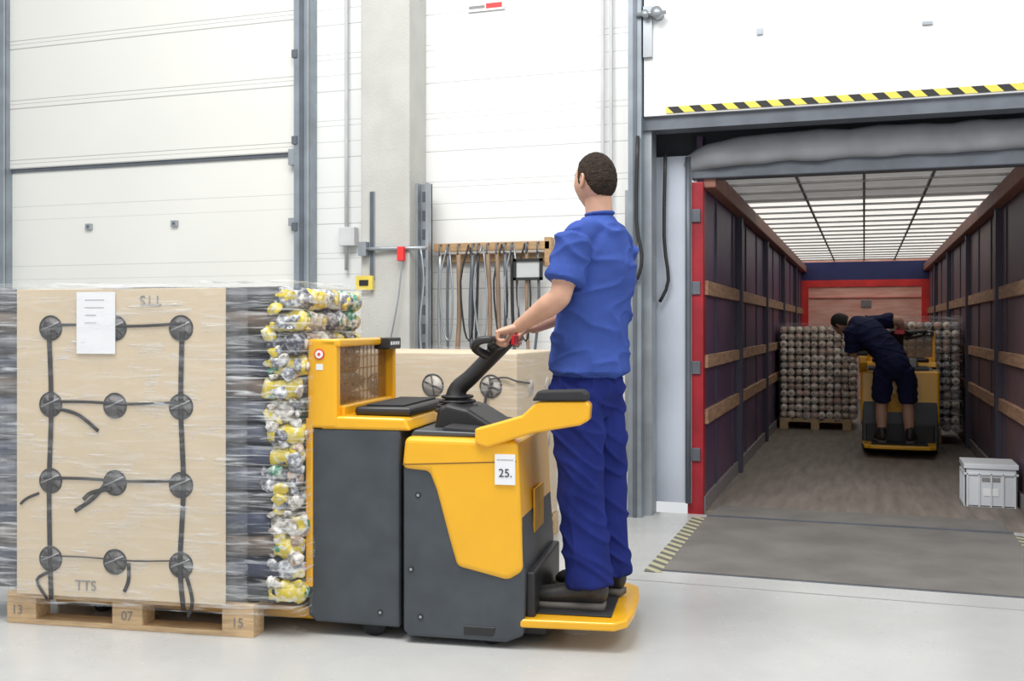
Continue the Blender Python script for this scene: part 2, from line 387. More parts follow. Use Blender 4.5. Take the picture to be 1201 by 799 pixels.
dl = empty('dock_leveller')
box('plate', -1.0, 0.87, 5.42, 7.05, -0.02, 0.006, steelplate, dl)
box('lip', -0.98, 0.85, 7.05, 7.46, 0.0, 0.012, steelplate, dl, 0.003)
box('hinge_line', -1.0, 0.87, 7.03, 7.055, 0.0, 0.014, galv_d, dl)
box('hazard_left', -1.09, -1.0, 5.36, 6.99, 0.0, 0.004, hazard_f, dl)
box('hazard_right', 0.87, 0.96, 5.36, 6.99, 0.0, 0.004, hazard_f, dl)
box('front_gap', -1.0, 0.87, 5.405, 5.42, 0.0, 0.003, galv_d, dl)
jm = M('floor_joint_dark', (0.30,0.30,0.29), 0.7)
fj = empty('floor_joint')
box('joint_1', -12, 7, 5.17, 5.178, 0.0, 0.002, jm, fj)
box('joint_2', -12, 7, 2.90, 2.908, 0.0, 0.002, jm, fj)
box('joint_3', -4.6, -4.592, -5, 6.99, 0.0, 0.002, jm, fj)
box('joint_4', 1.3, 1.308, -5, 6.99, 0.0, 0.002, jm, fj)

sh = empty('dock_shelter')
box('side_flap_left', -1.42, -1.13, 7.20, 7.23, 0.06, 2.46, flap, sh)
box('side_flap_right', 1.13, 1.42, 7.20, 7.23, 0.06, 2.46, flap, sh)
box('head_curtain', -1.42, 1.42, 7.34, 7.36, 2.46, 3.0, tarp_dark, sh)
box('shelter_roof', -1.5, 1.5, 7.12, 7.75, 2.95, 3.0, tarp_dark, sh)
box('shelter_cheek_left', -1.50, -1.45, 7.12, 7.75, 0.0, 3.0, tarp_dark, sh)
box('shelter_cheek_right', 1.45, 1.50, 7.12, 7.75, 0.0, 3.0, tarp_dark, sh)
rod('rubber_edge', [(-1.15,7.19,0.06),(-1.15,7.19,2.45)], 0.02, galv_d, sh)
rod('hanging_cable', [(-1.30,7.15,2.5),(-1.31,7.15,1.9),(-1.28,7.15,1.6),(-1.34,7.15,1.45)], 0.012, black, sh)

# ------------------------------------------------------------ trailer
TL = empty('truck_trailer')
Y0, Y1 = 7.25, 19.3
XL, XR = -1.06, 1.06
box('trailer_floor', XL-0.05, XR+0.05, Y0, Y1, -0.12, 0.0, tr_floor, TL)
box('curtain_left', XL-0.04, XL, Y0, Y1, 0, 2.6, curtain_l, TL)
box('curtain_right', XR, XR+0.04, Y0, Y1, 0, 2.6, curtain_r, TL)
for sx, X in ((1, XL), (-1, XR)):
    nm = 'left' if sx > 0 else 'right'
    a0, a1 = sorted((X, X+sx*0.03))
    for k, (z0, z1) in enumerate(((0.60,0.70),(0.99,1.08),(1.50,1.60))):
        box('lath_%s_%d' % (nm, k), a0, a1, Y0+0.05, Y1, z0, z1, woodb, TL, 0.003)
    a0, a1 = sorted((X, X+sx*0.05))
    for k, y in enumerate((9.3, 11.9, 14.5, 17.1)):
        box('post_%s_%d' % (nm, k), a0, a1, y-0.05, y+0.05, 0, 2.3, post_m, TL)
    for k in range(11):
        box('curtain_seam_%s_%d' % (nm, k), *(sorted((X, X+sx*0.012))), 7.9+k*1.03, 7.915+k*1.03, 0, 2.3, post_m, TL)
    a0, a1 = sorted((X, X+sx*0.09))
    box('cant_rail_%s' % nm, a0, a1, Y0, Y1, 2.24, 2.36, beam_m, TL, 0.01)
    a0, a1 = sorted((X, X+sx*0.02))
    box('side_rave_%s' % nm, a0, a1, Y0, Y1, 0.0, 0.10, rave_m, TL)
box('roof_sheet_rear_shaded', XL, XR, Y0+0.1, 10.2, 2.46, 2.47, roof_shaded, TL)  # shaded end of the roof, split off to step the painted glow down
box('roof_sheet', XL, XR, 10.2, Y1, 2.46, 2.47, roof_glow, TL)
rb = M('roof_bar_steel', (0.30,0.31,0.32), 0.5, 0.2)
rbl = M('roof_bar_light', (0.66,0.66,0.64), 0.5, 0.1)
for k in range(21):
    y = Y0+0.35+k*0.57
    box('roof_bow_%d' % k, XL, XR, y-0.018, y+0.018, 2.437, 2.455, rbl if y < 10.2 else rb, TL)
for k, x in enumerate((-0.5,0.0,0.5)):
    box('roof_runner_%d' % k, x-0.010, x+0.010, Y0+0.1, Y1, 2.44, 2.459, rb, TL)
box('front_board', XL, XR, Y1, Y1+0.05, 0, 2.6, plywood, TL)
box('front_board_blue_band', XL, XR, Y1-0.02, Y1, 2.08, 2.42, curtain_b2, TL)
box('front_board_red_top', XL, XR, Y1-0.03, Y1, 1.98, 2.10, redbr, TL)
box('front_red_post_left', XL, XL+0.12, Y1-0.04, Y1, 0, 2.1, redbr, TL)
box('front_red_post_right', XR-0.12, XR, Y1-0.04, Y1, 0, 2.1, redbr, TL)
box('front_red_band', XL, XR, Y1-0.03, Y1, 1.78, 1.80, M('faded_red',(0.7,0.24,0.2),0.6), TL)
box('front_sticker', -0.05, 0.12, Y1-0.03, Y1, 1.62, 1.74, ink_g, TL)
box('rear_post_left', -1.16, XL+0.01, 7.22, 7.34, -0.1, 2.28, red, TL, 0.008)
box('rear_post_right', XR-0.01, 1.16, 7.22, 7.34, -0.1, 2.28, red, TL, 0.008)
for k, z in enumerate((0.35, 0.95, 1.5, 2.0)):
    box('post_latch_%d' % k, -1.13, -1.07, 7.205, 7.225, z, z+0.09, galv_d, TL, 0.004)
box('rear_header', -1.14, 1.14, 7.22, 7.36, 2.30, 2.42, galv_d, TL, 0.01)
a = Acc(); a.add(crumple(tube([((-1.18,7.24,2.40),0.04,0.05),((-1.0,7.20,2.45),0.055,0.085),((-0.7,7.20,2.48),0.055,0.10),((0,7.20,2.49),0.055,0.10),((0.7,7.20,2.49),0.055,0.10),((1.3,7.20,2.49),0.055,0.09)], side=V((0,1,0)), segs=18, sub=8), 0.015, 5), 0)
a.obj('rolled_roof_tarp', [tarp_grey], TL)

# ------------------------------------------------------------ pallet
def pallet(name, loc, rz, L=1.2, W=0.8, labels=False):
    P = empty(name, loc, rz)
    H = 0.135
    bw = 0.1
    ys = [0, 0.165, 0.35, 0.535, W-bw]
    for i, y in enumerate(ys): box('deck_board_%d' % i, 0, L, y, y+(0.145 if i in (0,) else bw+0.02 if i < len(ys)-1 else bw), H-0.022, H, wood, P, 0.002)
    for i, x in enumerate((0, L/2-0.07, L-0.14)): box('stringer_%d' % i, x, x+0.14, 0, W, H-0.044, H-0.022, wood, P, 0.002)
    for i, x in enumerate((0, L/2-0.07, L-0.14)):
        for j, y in enumerate((0, W/2-0.05, W-0.1)): box('block_%d_%d' % (i, j), x, x+0.14, y, y+0.1, 0.02, H-0.044, wood, P, 0.002)
    for j, y in enumerate((0, W/2-0.05, W-0.1)): box('base_board_%d' % j, 0, L, y, y+0.1, 0.0, 0.021, wood, P, 0.002)
    if labels:
        for i, (x, s) in enumerate(((0.05,'13'),(L/2,'07'),(L-0.07,'15'))):
            text('number_%d' % i, s, (x, -0.002, 0.058), (RX,0,0), 0.055, ink_g, P)
    return P
ANG = math.radians(7.24)
O = V((-3.51, 3.56, 0))
pallet('wooden_pallet', O, ANG, 1.145, 0.8, True)

def roll_stack(name, loc, rz, x0, x1, y0, y1, z0, nrow, ncol, body, ends, jitter=0.02, endlen=0.10, segs=12, crump=0.0):
    e = empty(name, loc, rz)
    r = (y1-y0)/(2*ncol); a = Acc()
    nb = len(body)
    for j in range(nrow):
        for i in range(ncol):
            y = y0 + r + i*2*r + random.uniform(-.004,.004); z = z0 + r*0.96 + j*2*r*0.955
            rr = r*random.uniform(0.93,1.02)
            e1 = x1 + random.uniform(-jitter, jitter); e0 = x0 + random.uniform(-jitter, jitter)
            el = endlen*random.uniform(0.5,1.4)
            mb = random.randrange(nb); mc = nb+random.randrange(len(ends))
            nn_ = 10 if (crump and i == 0) else 1
            a.add(crumple(tube([((e0,y,z),rr),((e1-el,y,z),rr)], side=V((0,1,0)), segs=segs, sub=nn_, caps=False), 0.012 if nn_ > 1 else 0, 9, j*3.7), mb)
            vf = tube([((e1-el,y,z),rr*1.03),((e1-el*0.5,y,z),rr*1.0),((e1-0.02,y,z),rr*0.9),((e1,y,z),rr*0.62)], side=V((0,1,0)), segs=segs, sub=3 if crump else 1, caps=False)
            a.add(crumple(vf, crump, 22, j*1.3+i) if crump else vf, mc)
            a.add(tube([((e1-0.002,y,z),rr*0.45),((e1+0.006,y,z),rr*0.40)], side=V((0,1,0)), segs=8, sub=1, caps=False), nb+random.randrange(len(ends)))
    if crump:
        for j in range(nrow*2):
            for i in range(3):
                x = x1 - random.uniform(0.0, 0.13); y = y0 + random.uniform(-0.005, 0.03); z = z0 + 0.03 + (j+random.random())*r*0.955
                if z > z0+nrow*2*r*0.955-0.02: continue
                rr = random.uniform(0.014, 0.028)
                a.add(crumple(ellipsoid((x,y,z), (V((1,0,0)),V((0,1,0)),V((0,0,1))), (rr*1.3,rr*0.7,rr), 12, 8), 0.016, 40, j), nb+random.randrange(len(ends)))
        for k in range(90):
            x = x1 + random.uniform(-0.02, 0.012); y = random.uniform(y0, y1); z = z0 + random.uniform(0.02, nrow*2*r*0.955-0.02); rr = random.uniform(0.012, 0.026)
            a.add(crumple(ellipsoid((x,y,z), (V((1,0,0)),V((0,1,0)),V((0,0,1))), (rr*0.7,rr*1.2,rr), 10, 7), 0.014, 40, k), nb+random.randrange(len(ends)))
    return a.obj('rolls', body+ends, e), e

fabs = [M('fabric_navy',(0.03,0.04,0.085),0.5,var=0.3,scale=8), M('fabric_charcoal',(0.05,0.052,0.06),0.5,var=0.3,scale=8), M('fabric_slate',(0.09,0.10,0.14),0.5,var=0.3), M('fabric_brown',(0.13,0.095,0.075),0.5,var=0.3)]
endm = [M('sleeve_yellow',(0.80,0.62,0.03),0.35,var=0.1,scale=45,col2=(0.75,0.74,0.62),lo=0.48,hi=0.66), M('sleeve_cream',(0.35,0.30,0.26),0.4,var=0.1,scale=45,col2=(0.80,0.78,0.74),lo=0.40,hi=0.6), M('sleeve_silver',(0.20,0.21,0.24),0.3,scale=45,col2=(0.72,0.73,0.76),lo=0.42,hi=0.62), M('sleeve_tan',(0.38,0.25,0.17),0.5,scale=45,col2=(0.62,0.52,0.44),lo=0.4,hi=0.6), M('sleeve_dark',(0.05,0.05,0.08),0.4,scale=45,col2=(0.4,0.4,0.42),lo=0.45,hi=0.65), M('sleeve_green',(0.03,0.25,0.15),0.4,scale=45,col2=(0.6,0.65,0.6),lo=0.45,hi=0.6)]
random.seed(11)
Y_, C_, S_, T_, D_, G_ = endm
ro, load = roll_stack('wrapped_roll_load', O, ANG, -0.22, 1.33, 0.02, 0.80, 0.137, 14, 8, fabs, [Y_, C_, Y_, S_, S_, T_, C_, D_, Y_, Y_, S_, C_, G_], jitter=0.025, endlen=0.13, crump=0.02)

def film_shell(name, x0,x1,y0,y1,z0,z1, mat, parent, amp=0.012, nx=60, nz=70, round_=0.04, seed=0, top=False):
    per = []
    def seg(ax, ay, bx, by, n):
        for i in range(n): per.append((ax+(bx-ax)*i/n, ay+(by-ay)*i/n))
    seg(x0+round_,y0,x1-round_,y0,nx); seg(x1-round_,y0,x1,y0+round_,3)
    seg(x1,y0+round_,x1,y1-round_,nx//2); seg(x1,y1-round_,x1-round_,y1,3)
    seg(x1-round_,y1,x0+round_,y1,nx//2); seg(x0+round_,y1,x0,y1-round_,3)
    seg(x0,y1-round_,x0,y0+round_,nx//2); seg(x0,y0+round_,x0+round_,y0,3)
    n = len(per); vs = []; fs = []
    for j in range(nz+1):
        z = z0+(z1-z0)*j/nz
        for (x, y) in per:
            q = noise.noise(V((x*5+seed, y*5, z*16))) + 0.5*noise.noise(V((x*14, y*14+seed, z*30)))
            o_ = amp*(0.6+q)
            dirx = 1 if x >= x1-round_ else (-1 if x <= x0+round_ else 0); diry = 1 if y >= y1-round_ else (-1 if y <= y0+round_ else 0)
            vs.append((x+dirx*o_, y+diry*o_, z + (0.02*noise.noise(V((x*7,y*7,seed+3.3))) if j == nz else 0)))
    if top:  # film folded over the top edge
        for t_ in (0.03, 0.08, 0.14):
            for (x, y) in per:
                cx, cy = (x0+x1)/2, (y0+y1)/2
                sx_ = max(0.0, 1-t_/abs(x1-cx)); sy_ = max(0.0, 1-t_/abs(y1-cy))
                vs.append((cx+(x-cx)*sx_, cy+(y-cy)*sy_, z1+0.004+0.014*noise.noise(V((x*9,y*9,t_*20)))))
    R = len(vs)//n
    for j in range(R-1):
        for i in range(n):
            fs.append((j*n+i, j*n+(i+1)%n, (j+1)*n+(i+1)%n, (j+1)*n+i))
    return mk(name, vs, fs, mat, parent, True)
film_shell('stretch_wrap', -0.25, 1.36, -0.022, 0.83, 0.10, 1.462, film, load, top=True)

cbx0, cbx1 = 0.07, 1.035
box('cardboard_sheet', cbx0, cbx1, -0.030, -0.022, 0.137, 1.438, cardb, load, 0.002)
a = Acc()
cols_ = (0.234, 0.536, 0.838); rows_ = (1.273, 0.948, 0.624, 0.293)
for x in cols_:
    for z in rows_:
        a.add(disc((x,-0.030,z), (0,-1,0), 0.052, thick=0.0015), 0)
        a.add(tube([((x+0.052*math.cos(t_),-0.031,z+0.052*math.sin(t_)),0.003) for t_ in [k*math.pi/12 for k in range(25)]], side=V((0,1,0)), segs=6, sub=1, caps=False), 1)
        a.add(straight(V((x-0.045,-0.0325,z-0.01)), V((x+0.04,-0.0325,z+0.025)), 0.004, 6), 2)
        a.add(straight(V((x-0.03,-0.0325,z+0.03)), V((x+0.035,-0.0325,z-0.03)), 0.003, 6), 1)
a.obj('hand_holes', [holem, strap, M('strap_grey',(0.3,0.3,0.31),0.4)], load)
def band(name, pts, w, parent, mat=strap, y=-0.034):
    a = Acc()
    a.add(tube([((p[0], y, p[1]), w, 0.0015) for p in pts], side=V((0.01,0,1)) if abs(pts[-1][0]-pts[0][0])>abs(pts[-1][1]-pts[0][1]) else V((1,0,0.01)), segs=8, sub=4, caps=False), 0)
    return a.obj(name, [mat], parent)
band('strap_v1', [(0.225,1.30),(0.238,0.95),(0.228,0.62),(0.232,0.30),(0.238,0.12)], 0.011, load)
band('strap_v2', [(0.845,1.30),(0.838,0.95),(0.850,0.62),(0.835,0.30),(0.85,0.11)], 0.011, load)
for i, z in enumerate(rows_):
    band('strap_h%d' % i, [(0.20,z+0.012),(0.40,z+0.014),(0.62,z+0.008),(0.86,z+0.02)], 0.006 if i != 3 else 0.003, load)
band('tail_1', [(0.28,0.93),(0.37,0.905),(0.46,0.84)], 0.008, load)
band('tail_2', [(0.52,0.65),(0.44,0.56),(0.35,0.50)], 0.009, load)
band('tail_3', [(0.52,0.60),(0.43,0.58),(0.39,0.55)], 0.009, load)
band('tail_4', [(0.60,0.29),(0.60,0.22),(0.58,0.17)], 0.008, load)
band('tail_5', [(0.24,0.24),(0.17,0.20),(0.22,0.12)], 0.007, load)
band('tail_6', [(0.86,0.26),(0.89,0.15),(0.87,0.08)], 0.008, load)
band('tail_7', [(0.18,0.57),(0.12,0.545),(0.09,0.52)], 0.006, load)
box('paper_label', 0.36, 0.54, -0.037, -0.035, 1.165, 1.425, paper, load)
random.seed(2)
for k in range(4): box('label_line_%d' % k, 0.40, 0.40+random.uniform(.05,.09), -0.038, -0.037, 1.39-k*0.032, 1.393-k*0.032, ink_l, load)
text('print_bottom', 'TTS', (0.40,-0.032,0.185), (RX,0,0), 0.06, ink_g, load)
text('print_top', 'TTS', (0.70,-0.032,1.39), (RX,math.pi,0), 0.06, ink_g, load)
film_shell('front_wrap', 0.0, 1.12, -0.048, -0.01, 0.14, 1.44, film3, load, amp=0.004, seed=5)

# ------------------------------------------------------------ pallet truck
def pallet_truck(loc, rz):
    T = empty('electric_pallet_truck', loc, rz)
    for i, t in enumerate((0.19, 0.47)):
        prism('fork_%d' % i, [(0.10,0.045),(1.42,0.035),(1.42,0.088),(0.16,0.085),(0.10,0.065)], t, t+0.14, yellow, T, 0.006)
    prism('battery_housing', [(1.345,0.08),(1.38,0.055),(1.745,0.05),(1.745,0.86),(1.345,0.86)], 0.09, 0.79, anthra, T, 0.014)
    prism('battery_cover', [(1.40,0.855),(1.79,0.855),(1.765,0.905),(1.44,0.91)], 0.085, 0.795, yellow, T, 0.012)
    box('battery_lid', 1.52, 1.77, 0.16, 0.72, 0.905, 0.945, black, T, 0.018)
    box('battery_lid_edge', 1.56, 1.73, 0.2, 0.68, 0.945, 0.953, blackrub, T, 0.004)
    box('yellow_edge_strip', 1.338, 1.368, 0.080, 0.79, 0.20, 0.90, yellow, T, 0.006)
    box('guard_column_near', 1.345, 1.475, 0.08, 0.13, 0.86, 1.228, yellow, T, 0.012)
    box('guard_column_far', 1.42, 1.50, 0.765, 0.80, 0.86, 1.228, yellow, T, 0.008)
    box('guard_top', 1.40, 1.49, 0.08, 0.80, 1.195, 1.228, yellow, T, 0.01)
    box('guard_lower', 1.42, 1.49, 0.13, 0.77, 0.90, 0.95, yellow, T, 0.008)
    box('guard_window', 1.455, 1.461, 0.13, 0.77, 0.95, 1.195, orange_acr, T)
    for k in range(12): box('guard_mesh_v_%d' % k, 1.448, 1.452, 0.16+k*0.052, 0.164+k*0.052, 0.95, 1.195, yellow_d, T)
    for k in range(4): box('guard_mesh_h_%d' % k, 1.448, 1.452, 0.13, 0.77, 0.99+k*0.052, 0.994+k*0.052, yellow_d, T)
    box('display', 1.46, 1.53, 0.60, 0.78, 1.175, 1.228, black, T, 0.006)
    for k in range(4): box('display_dot_%d' % k, 1.53, 1.533, 0.62+k*0.035, 0.64+k*0.035, 1.195, 1.21, paper, T)
    a = Acc(); a.add(disc((1.40,0.079,1.165),(0,-1,0),0.022),0); a.add(disc((1.40,0.077,1.165),(0,-1,0),0.017),1); a.add(disc((1.40,0.075,1.165),(0,-1,0),0.006),0)
    a.obj('warning_sticker', [redbr, paper], T, False)
    box('sticker_small', 1.385, 1.415, 0.0785, 0.081, 1.10, 1.125, paper, T)
    prism('chassis', [(1.765,0.045),(1.80,0.028),(2.19,0.024),(2.262,0.055),(2.268,0.30),(2.24,0.72),(1.765,0.75)], 0.06, 0.78, anthra, T, 0.016, 4)
    prism('hood', [(1.762,0.705),(1.875,0.695),(1.905,0.62),(1.96,0.42),(1.99,0.318),(2.12,0.29),(2.20,0.272),(2.262,0.31),(2.25,0.60),(2.238,0.83),(1.775,0.835)], 0.048, 0.792, yellow, T, 0.024, 4)
    prism('hood_panel_seam', [(1.768,0.722),(2.235,0.745),(2.235,0.749),(1.768,0.726)], 0.0465, 0.05, seam_d, T)
    prism('hood_top_trim', [(1.78,0.83),(1.80,0.858),(2.06,0.852),(2.10,0.832)], 0.10, 0.74, anthra, T, 0.008)
    for k, (x, z) in enumerate(((1.83,0.60),(1.80,0.30),(1.84,0.11),(1.66,0.11))):
        a = Acc(); a.add(disc((x,0.0585 if x>1.75 else 0.0885,z),(0,-1,0),0.011, thick=0.002),0); a.add(disc((x,0.057 if x>1.75 else 0.087,z),(0,-1,0),0.006, thick=0.002),1)
        a.obj('bolt_%d' % k, [black, galv], T, False)
    prism('side_vent', [(2.02,0.05),(2.14,0.05),(2.15,0.085),(2.02,0.085)], 0.055, 0.062, black, T, 0.004)
    prism('console', [(1.84,0.84),(1.86,0.94),(1.90,0.955),(1.99,0.935),(2.10,0.87),(2.12,0.835)], 0.24, 0.60, black, T, 0.02, 4)
    prism('console_side_step', [(1.90,0.84),(1.92,0.875),(2.16,0.86),(2.20,0.833)], 0.12, 0.70, blackrub, T, 0.012)
    a = Acc()
    a.add(tube([((1.90,0.42,0.90),0.085,0.06),((1.895,0.42,0.96),0.07,0.05),((1.905,0.42,1.01),0.05,0.04),((1.96,0.42,1.06),0.045,0.036),((2.03,0.42,1.13),0.042,0.036),((2.085,0.42,1.185),0.055,0.036),((2.12,0.42,1.212),0.055,0.03)], side=V((0,1,0)), segs=20, sub=4), 0)
    a.add(tube([((2.085,0.31,1.20),0.03,0.024),((2.10,0.42,1.215),0.065,0.034),((2.085,0.53,1.20),0.03,0.024)], side=V((1,0,0.4)), segs=18, sub=5), 0)
    a.add(tube([((2.10,0.17,1.228),0.016),((2.10,0.24,1.225),0.0165),((2.10,0.34,1.215),0.02),((2.10,0.50,1.215),0.02),((2.10,0.60,1.225),0.0165),((2.10,0.67,1.228),0.016)], side=V((1,0,0)), segs=14, sub=3), 0)
    for t in (0.17, 0.67):
        a.add(tube([((2.10,t,1.228),0.016),((2.055,t,1.22),0.017),((2.03,t+(0.04 if t<.4 else -0.04),1.19),0.018),((2.04,0.42+(-0.07 if t<.4 else 0.07),1.16),0.02)], side=V((0,1,0)), segs=12, sub=4), 0)
    for k in range(4):
        z_ = 0.915+k*0.02
        a.add(tube([((1.90+0.092*math.cos(q*math.pi/8)*(1-k*0.1),0.42+0.105*math.sin(q*math.pi/8)*(1-k*0.1),z_),0.007) for q in range(17)], side=V((0,0,1)), segs=6, sub=1, caps=False), 0)
    a.obj('tiller', [black], T)
    a = Acc(); a.add(tube([((2.13,0.42,1.225),0.028),((2.135,0.42,1.255),0.03),((2.14,0.42,1.268),0.024)], side=V((0,1,0)), segs=18, sub=2), 0); a.obj('emergency_button', [redbtn], T)
    box('tiller_badge', 2.145, 2.165, 0.37, 0.47, 1.20, 1.245, redbtn, T, 0.006)
    t0, t1 = 0.03, 0.11
    prism('side_support', [(2.07,0.815),(2.07,0.875),(2.12,0.888),(2.26,0.93),(2.32,0.985),(2.515,0.99),(2.53,0.975),(2.525,0.915),(2.49,0.895),(2.30,0.86),(2.12,0.80)], t0, t1, yellow, T, 0.014, 4)
    prism('support_pad', [(2.30,0.988),(2.325,1.028),(2.50,1.034),(2.52,1.018),(2.52,0.99)], t0-0.006, t1+0.006, blackrub, T, 0.01, 4)
    pts = [(2.24,0.06),(2.62,0.08),(2.665,0.14),(2.68,0.28),(2.68,0.52),(2.665,0.68),(2.62,0.74),(2.24,0.76)]
    n = len(pts)
    vs = [(p[0],p[1],0.088) for p in pts]+[(p[0],p[1],0.122) for p in pts]
    fs = [tuple(range(n-1,-1,-1)), tuple(range(n,2*n))]+[(i,(i+1)%n,(i+1)%n+n,i+n) for i in range(n)]
    bev(mk('platform', vs, fs, yellow, T), 0.008)
    box('platform_mat', 2.30, 2.60, 0.15, 0.67, 0.122, 0.130, blackrub, T, 0.004)
    box('kick_recess', 2.262, 2.30, 0.10, 0.74, 0.10, 0.30, black, T, 0.01)
    box('drive_skirt', 2.20, 2.34, 0.16, 0.68, 0.03, 0.10, black, T, 0.01)
    a = Acc()
    for (x, t, r) in ((1.62,0.16,0.05),(1.62,0.66,0.05),(2.12,0.14,0.05),(2.12,0.70,0.05)):
        a.add(straight(V((x,t-0.03,r)), V((x,t+0.03,r)), r, 20), 0)
    a.add(straight(V((1.98,0.37,0.10)), V((1.98,0.47,0.10)), 0.10, 24), 0)
    for t in (0.26, 0.54):
        a.add(straight(V((0.30,t-0.03,0.035)), V((0.30,t+0.03,0.035)), 0.035, 16), 0)
    a.obj('wheels', [blackrub], T)
    box('number_card', 2.150, 2.232, 0.0405, 0.0475, 0.655, 0.775, paper, T)
    text('number_text', '25.', (2.193,0.0390,0.70), (RX,0,0), 0.046, ink, T)
    box('number_card_line', 2.158, 2.225, 0.0395, 0.0405, 0.752, 0.755, ink_l, T)
    box('rear_label', 2.258, 2.264, 0.30, 0.52, 0.42, 0.60, yellow_d, T)
    return T
pallet_truck(O, ANG)

# ------------------------------------------------------------ people
def smooth01(x): x = max(0, min(1, x)); return x*x*(3-2*x)

def head_mesh(acc, c, f, u, skin_i, hair_i, eye_i, lip_i, scale=1.0, seed=0):
    f = V(f).normalized(); u = V(u); u = (u - f*u.dot(f)).normalized(); l = u.cross(f)
    nu, nv = 128, 100; vs = []; lab = []
    for j in range(nv+1):
        th = math.pi*j/nv
        for i in range(nu):
            ph = 2*math.pi*i/nu
            dx, dy, dz = math.sin(th)*math.cos(ph), math.sin(th)*math.sin(ph), math.cos(th)
            x, y, z = 0.098*dx, 0.077*dy, 0.120*dz
            k = smooth01((-z-0.015)/0.10)
            y *= 1-0.30*k
            if dx < 0: x *= 1-0.42*k
            else: x *= 1-0.10*k
            if z > 0 and dx < 0: x *= 1.03
            x += 0.006*math.exp(-((z+0.105)/0.02)**2)*math.exp(-(y/0.03)**2)*(dx > 0)
            nz = 0
            if -0.045 < z < 0.03: nz = smooth01((0.03-z)/0.055) if z > -0.028 else smooth01((z+0.045)/0.017)
            if dx > 0.3: x += 0.028*nz*math.exp(-(y/(0.009+0.006*smooth01((0.0-z)/0.03)))**2)
            if dx > 0.3:
                x += 0.005*math.exp(-((z-0.034)/0.010)**2)*math.exp(-((abs(y)-0.028)/0.022)**2)
                x -= 0.009*math.exp(-((z-0.012)/0.014)**2)*math.exp(-((abs(y)-0.031)/0.015)**2)
                x += 0.006*math.exp(-((z+0.062)/0.006)**2)*math.exp(-(y/0.022)**2)
                x += 0.006*math.exp(-((z+0.074)/0.006)**2)*math.exp(-(y/0.020)**2)
                x += 0.003*math.exp(-((z+0.01)/0.02)**2)*math.exp(-((abs(y)-0.045)/0.015)**2)
            if x > 0.045: hl = 0.066
            elif x > 0.012: hl = 0.066 - 0.085*smooth01((0.045-x)/0.033)
            elif x > -0.03: hl = -0.019+0.045*math.exp(-((x+0.008)/0.016)**2)
            else: hl = -0.019 - 0.045*smooth01((-0.03-x)/0.03)
            hl += 0.003*noise.noise(V((x*90,y*90,seed+2)))
            h = smooth01((z-hl)/0.012)
            s_ = 1 + 0.05*h*(1+0.30*noise.noise(V((x*70,y*70,z*70+seed))))
            vs.append(V(c) + (f*x*s_ + l*y*s_ + u*z*s_)*scale)
            lab.append(h > 0.5)
    o = len(acc.v); acc.v += vs
    for j in range(nv):
        for i in range(nu):
            fc = (j*nu+i, (j+1)*nu+i, (j+1)*nu+(i+1)%nu, j*nu+(i+1)%nu)
            acc.f.append(tuple(q+o for q in fc)); acc.m.append(hair_i if sum(lab[q] for q in fc) >= 2 else skin_i)
    C = V(c)
    for sgn in (1, -1):
        ec = C + (f*-0.008 + l*sgn*0.080 + u*-0.002)*scale
        ax1 = (f*0.92 + l*sgn*-0.35 + u*0.15).normalized(); ax3 = (u*0.97 - f*0.2).normalized(); ax2 = ax3.cross(ax1)
        acc.add(ellipsoid(ec, (ax1,ax2,ax3), (0.017*scale,0.006*scale,0.031*scale)), skin_i)
        rim = []
        for q in range(15):
            t = math.radians(-70+q*250/14)
            rim.append((ec + (ax3*math.sin(t)*0.029 - ax1*math.cos(t)*0.015*(1 if math.cos(t) > 0 else 0.8) + l*sgn*0.005)*scale, 0.0042*scale))
        acc.add(tube(rim, side=l, segs=8, sub=2), skin_i)
        acc.add(ellipsoid(C+(f*0.0725+l*sgn*0.031+u*0.012)*scale, (f,l,u), (0.0115*scale,)*3, 14, 10), eye_i)
        acc.add(ellipsoid(C+(f*0.0818+l*sgn*0.031+u*0.012)*scale, (f,l,u), (0.0032*scale,0.0052*scale,0.0052*scale), 12, 8), hair_i)
        acc.add(tube([(C+(f*0.094+l*sgn*0.016+u*0.031)*scale,0.003*scale),(C+(f*0.089+l*sgn*0.030+u*0.036)*scale,0.0035*scale),(C+(f*0.074+l*sgn*0.048+u*0.031)*scale,0.002*scale)], side=u, segs=8, sub=3), hair_i)
    acc.add(tube([(C+(f*0.072+l*0.022-u*0.068)*scale,0.002*scale),(C+(f*0.0795-u*0.068)*scale,0.003*scale),(C+(f*0.072-l*0.022-u*0.068)*scale,0.002*scale)], side=u, segs=8, sub=4), lip_i)

